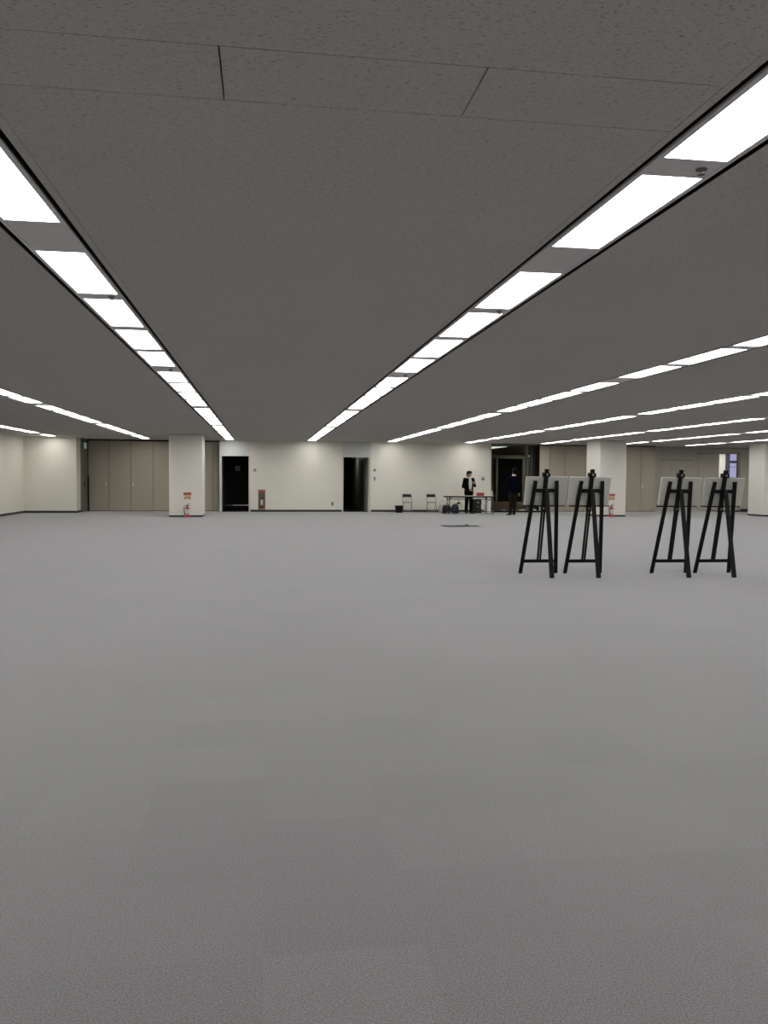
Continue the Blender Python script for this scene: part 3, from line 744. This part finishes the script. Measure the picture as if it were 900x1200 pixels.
# ------------------------------------------------------------------ people
def cap(bm, p0, r0, p1, r1, seg=14):
    """tapered capsule"""
    p0, p1 = Vector(p0), Vector(p1); d = (p1-p0); L = d.length or 1e-4; z = d/L
    a = Vector((0, 0, 1)) if abs(z.z) < .9 else Vector((1, 0, 0)); x = z.cross(a).normalized(); y = z.cross(x)
    rings = []
    for c, r, sgn in ((p0, r0, -1), (p1, r1, 1)):
        ang = [-80, -50, -20] if sgn < 0 else [20, 50, 80]
        for t in ang:
            t = math.radians(t); rr = r*math.cos(t); h = r*math.sin(t)
            rings.append([bm.verts.new(c + z*h + (x*math.cos(2*PI*k/seg)+y*math.sin(2*PI*k/seg))*rr) for k in range(seg)])
    for A, B_ in zip(rings, rings[1:]):
        for k in range(seg): bm.faces.new((A[k], A[(k+1) % seg], B_[(k+1) % seg], B_[k]))
    bm.faces.new(rings[0][::-1]); bm.faces.new(rings[-1])

def ell(bm, c, r, rot=None):
    q = bmesh.ops.create_uvsphere(bm, u_segments=20, v_segments=14, radius=1)
    Mx = Matrix.Translation(c) @ (rot.to_4x4() if rot else Matrix.Identity(4)) @ Matrix.Diagonal((*r, 1))
    bmesh.ops.transform(bm, matrix=Mx, verts=q['verts'])

def loft(bm, rings, seg=28, p=2.4):
    """rings: (cx, cy, z, rx, ry)"""
    R = []
    for cx, cy, z, rx, ry in rings:
        r = []
        for k in range(seg):
            a = 2*PI*k/seg; c, s = math.cos(a), math.sin(a)
            r.append(bm.verts.new((cx+math.copysign(abs(c)**(2/p), c)*rx, cy+math.copysign(abs(s)**(2/p), s)*ry, z)))
        R.append(r)
    for A, B_ in zip(R, R[1:]):
        for k in range(seg): bm.faces.new((A[k], A[(k+1) % seg], B_[(k+1) % seg], B_[k]))
    bm.faces.new(R[0][::-1]); bm.faces.new(R[-1])

def fuse(bm, voxel, smooth=2):
    """join overlapping closed shapes into one continuous skin"""
    bmesh.ops.recalc_face_normals(bm, faces=bm.faces[:])
    me = bpy.data.meshes.new('tmp'); bm.to_mesh(me); bm.free()
    o = bpy.data.objects.new('tmp', me); C.objects.link(o)
    r = o.modifiers.new('r', 'REMESH'); r.mode = 'VOXEL'; r.voxel_size = voxel
    if smooth:
        s = o.modifiers.new('s', 'SMOOTH'); s.iterations = smooth; s.factor = .5
    dg = bpy.context.evaluated_depsgraph_get(); dg.update()
    m2 = bpy.data.meshes.new_from_object(o.evaluated_get(dg))
    bpy.data.objects.remove(o); bpy.data.meshes.remove(me)
    out = bmesh.new(); out.from_mesh(m2); bpy.data.meshes.remove(m2)
    return out

def hand(bm, w, d, palm, thumb, curl, s=1.):
    """hand from wrist w pointing along d; palm = palm normal, thumb = side of the thumb"""
    w, d, n, t = Vector(w), Vector(d).normalized(), Vector(palm), Vector(thumb)
    n = (n-n.dot(d)*d).normalized(); t = (t-t.dot(d)*d-t.dot(n)*n).normalized()
    for i in range(4):
        o = (i-1.5)*-.019*s
        cap(bm, w + d*.012*s + t*o*.7, .015*s, w + d*.085*s + t*o, .0125*s, 10)
    lens = (.072, .08, .074, .058)
    for i in range(4):
        o = (i-1.5)*-.020*s; p = w + d*.088*s + t*o; a = 0; r = .0092*s
        for seg, f in enumerate((.45, .32, .23)):
            a += curl*(.7 if seg == 0 else 1.)
            q = p + (d*math.cos(a) + n*math.sin(a))*lens[i]*f*s
            cap(bm, p, r, q, r*.9, 8); p = q; r *= .9
    p = w + d*.025*s + t*.028*s
    for seg, (f, a) in enumerate(((.040, .75), (.030, .45), (.024, .25))):
        dirv = (d*math.cos(a) + t*math.sin(a) + n*(.35+.25*seg*min(1, curl))).normalized()
        q = p + dirv*f*s; cap(bm, p, .0125*s-.001*seg, q, .011*s-.001*seg, 8); p = q

def person(name_label, loc, rz, J):
    t = thing('person', name_label, 'person', loc, rz)
    V = J; lg = J.get('leg', 1.)
    Hd = Matrix.Translation(V['head']) @ Matrix.Rotation(V['head_yaw'], 4, 'Z') @ Matrix.Rotation(V['head_tilt'], 4, 'Y') @ Matrix.Rotation(V.get('head_nod', 0), 4, 'X')
    hp = lambda x, y, z: Hd @ Vector((x, y, z))
    hr = Hd.to_3x3()
    b = B()
    # head: skull, jaw, brow, nose, lips, ears
    ell(b, hp(0, .012, .03), (.074, .092, .088), hr); ell(b, hp(0, -.022, -.045), (.058, .066, .070), hr); ell(b, hp(0, -.055, -.088), (.030, .026, .024), hr)
    cap(b, hp(0, -.086, .012), .011, hp(0, -.104, -.025), .015, 10); ell(b, hp(.013, -.092, -.030), (.011, .011, .009), hr); ell(b, hp(-.013, -.092, -.030), (.011, .011, .009), hr)
    cap(b, hp(-.045, -.070, .028), .013, hp(.045, -.070, .028), .013, 10)
    ell(b, hp(0, -.080, -.062), (.024, .012, .011), hr)
    for s in (-1, 1): ell(b, hp(s*.076, .012, -.005), (.010, .022, .034), hr); ell(b, hp(s*.036, -.066, -.022), (.022, .020, .022), hr)
    neck0 = Vector((0, .015, 1.43)); cap(b, neck0, .064, hp(0, .018, -.06), .054)
    # trunk
    loft(b, [(0, .0, .84, .15, .105), (0, .0, .93, .165, .11), (0, 0, 1.05, .142, .098), (0, .0, 1.20, .16, .11), (0, .005, 1.33, .175, .11), (0, .012, 1.41, .15, .085), (0, .016, 1.455, .075, .065)])
    for s in ('r', 'l'):
        sh, el, wr = V['sh_'+s], V['el_'+s], V['wr_'+s]
        cap(b, sh, .058, el, .042); cap(b, el, .041, wr, .028); ell(b, sh, (.062, .062, .062))
        hand(b, wr, V['hd_'+s], V['pn_'+s], V['th_'+s], V['cu_'+s])
        hi, kn, an = V['hi_'+s], V['kn_'+s], V['an_'+s]
        cap(b, hi, .088, kn, .055); cap(b, kn, .056, an, .038)
        toe = Vector(an) + Vector(V['toe_'+s])*.14 + Vector((0, 0, -.045)); cap(b, Vector(an)+Vector((0, 0, -.03)), .038, toe, .03)
    obj('body', fuse(b, .006, 2), 'skin', t, smooth=True)
    for s in (-1, 1):
        eb = B(); ell(eb, hp(s*.032, -.080, .005), (.014, .009, .008), hr); e_ = obj('eye', eb, 'eye_white', t, smooth=True)
        ib = B(); ell(ib, hp(s*.032, -.087, .005), (.006, .004, .007), hr); obj('iris', ib, 'hair', e_, smooth=True)
        br = B(); cap(br, hp(s*.018, -.088, .030), .005, hp(s*.050, -.076, .030), .004, 8); obj('eyebrow', br, 'hair', t, smooth=True)
    mb = B(); ell(mb, hp(0, -.091, -.060), (.022, .006, .005), hr); obj('mouth', mb, 'lips', t, smooth=True)
    # hair
    h = B(); ell(h, hp(0, .022, .048), (.085, .099, .088), hr); ell(h, hp(0, .055, .0), (.078, .066, .085), hr); ell(h, hp(0, .060, -.055), (.060, .042, .070), hr)
    for s in (-1, 1): ell(h, hp(s*.070, .012, .035), (.020, .055, .055), hr)
    if 'leg' in V:
        for s in (-1, 1): ell(h, hp(s*.074, .020, -.005), (.018, .056, .062), hr)
    for i in range(7): a = -.6+i*.2; cap(h, hp(a*.10, -.055, .105), .022, hp(a*.125, -.088, .050+.010*(i % 2)), .012, 8)
    hb = fuse(h, .006, 1)
    obj('hair', hb, 'hair', t, smooth=True)
    # trousers
    q = B(); loft(q, [(0, .0, .83, .155, .11), (0, .0, .92, .176, .122), (0, 0, 1.0, .162, .115)])
    for s in ('r', 'l'):
        hi, kn, an = Vector(V['hi_'+s]), Vector(V['kn_'+s]), Vector(V['an_'+s])
        cap(q, hi, .104*lg, kn, .084*lg); cap(q, kn, .084*lg, an+Vector((0, .005, .0)), .072*lg)
    qb = fuse(q, .008, 2)
    bmesh.ops.bisect_plane(qb, geom=qb.verts[:]+qb.edges[:]+qb.faces[:], plane_co=(0, 0, .05), plane_no=(0, 0, 1), clear_inner=True)
    obj('trousers', qb, V['trousers'], t, smooth=True)
    for s in ('r', 'l'):
        an = Vector(V['an_'+s]); d = Vector(V['toe_'+s]); sb = B()
        cap(sb, an+Vector((0, 0, -.035))-d*.03, .045, an+Vector((0, 0, -.045))+d*.10, .042); cap(sb, an+Vector((0, 0, -.045))+d*.10, .042, an+Vector((0, 0, -.052))+d*.18, .032)
        cap(sb, an+Vector((0, 0, .02)), .046, an+Vector((0, 0, -.03)), .046)
        z0 = .0
        sb = fuse(sb, .006, 1)
        bmesh.ops.bisect_plane(sb, geom=sb.verts[:]+sb.edges[:]+sb.faces[:], plane_co=(0, 0, z0), plane_no=(0, 0, 1), clear_inner=True)
        obj('shoe', sb, 'shoe', t, smooth=True)
    return t, hp, hr

def sleeves(q, V, r0, r1, r2, short=.0):
    for s in ('r', 'l'):
        sh, el, wr = Vector(V['sh_'+s]), Vector(V['el_'+s]), Vector(V['wr_'+s])
        cap(q, sh, r0, el, r1); cap(q, el, r1, wr.lerp(el, .06+short), r2); ell(q, sh, (r0*1.04,)*3)

# man in an open dark jacket behind the table
V = dict(head=(0.0, -.012, 1.615), head_yaw=.55, head_tilt=.02, head_nod=.04,
         sh_r=Vector((-.185, .012, 1.395)), el_r=Vector((-.255, .02, 1.10)), wr_r=Vector((-.075, -.165, .975)), hd_r=(.75, -.35, -.12), pn_r=(0, .6, -.8), th_r=(0, -.5, .8), cu_r=.55,
         sh_l=Vector((.185, .012, 1.395)), el_l=Vector((.255, -.03, 1.13)), wr_l=Vector((.155, -.20, 1.20)), hd_l=(-.35, -.25, .65), pn_l=(-.6, .8, 0), th_l=(-.8, -.5, 0), cu_l=.85,
         hi_r=Vector((-.088, 0, .90)), kn_r=Vector((-.098, -.015, .49)), an_r=Vector((-.108, .01, .085)), toe_r=Vector((-.25, -.95, 0)),
         hi_l=Vector((.088, 0, .90)), kn_l=Vector((.098, -.015, .49)), an_l=Vector((.105, .01, .085)), toe_l=Vector((.35, -.92, 0)), trousers='suit')
p1, hp, hr = person('man in black suit and open white shirt behind the table, hand raised to chest', (8.33, 33.02, 0), .22, V)
q = B(); loft(q, [(0, 0, .93, .158, .114), (0, 0, 1.05, .150, .108), (0, 0, 1.20, .168, .122), (0, .005, 1.33, .182, .120), (0, .012, 1.41, .150, .095), (0, .016, 1.46, .070, .070)])
obj('shirt', fuse(q, .008, 2), 'shirt', p1, smooth=True)
q = B(); loft(q, [(0, .016, 1.44, .078, .078), (0, .010, 1.462, .070, .074), (0, .010, 1.482, .066, .070)]); obj('shirt_collar', q, 'shirt', p1, smooth=True)
q = B(); loft(q, [(0, .0, .80, .192, .145), (0, 0, .92, .190, .142), (0, 0, 1.05, .172, .130), (0, 0, 1.20, .188, .142), (0, .005, 1.33, .200, .140), (0, .012, 1.405, .172, .115), (0, .018, 1.455, .085, .085)])
sleeves(q, V, .072, .060, .046)
jb = fuse(q, .008, 2)
def opening(z):                                   # half width of the jacket's open front
    if z < .95: return .012 + max(0, .90-z)*.15
    if z < 1.22: return .03 + (z-.95)/.27*.07
    return max(.05, .10 - (z-1.22)/.22*.035)
kill = [f for f in jb.faces if f.calc_center_median().y < -.055 and abs(f.calc_center_median().x) < opening(f.calc_center_median().z) and f.calc_center_median().y > -.165]
bmesh.ops.delete(jb, geom=kill, context='FACES')
j = obj('jacket', jb, 'suit', p1, smooth=True)
for s in (-1, 1):
    l = B(); pts = [(s*.062, -.10, 1.44), (s*.10, -.132, 1.33), (s*.108, -.142, 1.20), (s*.050, -.136, .99)]
    for a, b_, w0, w1 in zip(pts, pts[1:], (.03, .055, .045), (.055, .045, .012)): bar(l, a, b_, w0, .008, up=(0, 1, 0), w1=w1)
    obj('lapel', l, 'suit', j)

# man in a navy sweater seen from behind, at the lobby opening (built facing -Y, then turned away)
V2 = dict(head=(-.035, -.025, 1.64), head_yaw=-.03, head_tilt=-.20, head_nod=.16,
          sh_r=Vector((-.185, .012, 1.385)), el_r=Vector((-.262, .03, 1.12)), wr_r=Vector((-.235, -.03, .86)), hd_r=(.05, -.12, -1), pn_r=(1, 0, 0), th_r=(0, -1, 0), cu_r=.28,
          sh_l=Vector((.185, .012, 1.385)), el_l=Vector((.258, .01, 1.12)), wr_l=Vector((.15, -.21, 1.02)), hd_l=(-.6, -.6, .1), pn_l=(-.3, .6, -.5), th_l=(0, -.2, 1), cu_l=.5,
          hi_r=Vector((-.086, 0, .91)), kn_r=Vector((-.055, -.02, .49)), an_r=Vector((-.03, .01, .085)), toe_r=Vector((-.15, -.98, 0)),
          hi_l=Vector((.086, 0, .91)), kn_l=Vector((.095, -.02, .49)), an_l=Vector((.115, .01, .085)), toe_l=Vector((.45, -.9, 0)), trousers='trouser', leg=.90)
p2, hp2, hr2 = person('man in navy sweater and dark trousers seen from behind at the lobby opening', (9.73, 31.45, 0), PI-.12, V2)
p2.scale = (1.05, 1.05, 1.05)
q = B(); loft(q, [(0, 0, .86, .175, .125), (0, 0, .93, .195, .140), (0, 0, 1.05, .188, .135), (0, 0, 1.20, .198, .145), (0, .005, 1.34, .205, .140), (0, .014, 1.41, .165, .112), (0, .02, 1.45, .115, .09), (0, .02, 1.48, .075, .08)])
sleeves(q, V2, .078, .066, .048)
sb = fuse(q, .008, 2)
obj('sweater', sb, 'navy', p2, smooth=True)
q = B(); loft(q, [(-.002, .018, 1.452, .082, .082), (-.006, .012, 1.485, .074, .078), (-.012, .006, 1.512, .068, .072)]); obj('shirt_collar', q, 'shirt', p2, smooth=True)

# ------------------------------------------------------------------ world and camera
w = bpy.data.worlds.new('outside'); bpy.context.scene.world = w; w.use_nodes = True
bg = w.node_tree.nodes['Background']; bg.inputs[0].default_value = (.42, .42, .62, 1); bg.inputs[1].default_value = 1.

F, YAW, PIT, ROL = 970.16, .14517, .0421, .00664
c, s = math.cos(YAW), math.sin(YAW)
Rv = Vector((c, -s, 0)); Fw = Vector((s, c, 0)); Up = Vector((0, 0, 1))
cp, sp_ = math.cos(PIT), math.sin(PIT)
Fwd = Fw*cp - Up*sp_; U = Fw*sp_ + Up*cp
cr, sr = math.cos(ROL), math.sin(ROL)
R2 = Rv*cr + U*sr; U2 = -Rv*sr + U*cr
cam = bpy.data.cameras.new('camera'); co = bpy.data.objects.new('camera', cam); C.objects.link(co)
m = Matrix((R2, U2, -Fwd)).transposed().to_4x4(); m.translation = (0, 0, EYE)
co.matrix_world = m
cam.sensor_width = 36; cam.sensor_fit = 'AUTO'; cam.lens = F/1200*36; cam.clip_start = .05; cam.clip_end = 300
sc = bpy.context.scene; sc.camera = co
sc.view_settings.view_transform = 'Standard'; sc.view_settings.look = 'None'
sc.view_settings.gamma = 1; sc.view_settings.use_curve_mapping = False
sc.view_settings.exposure = 0.
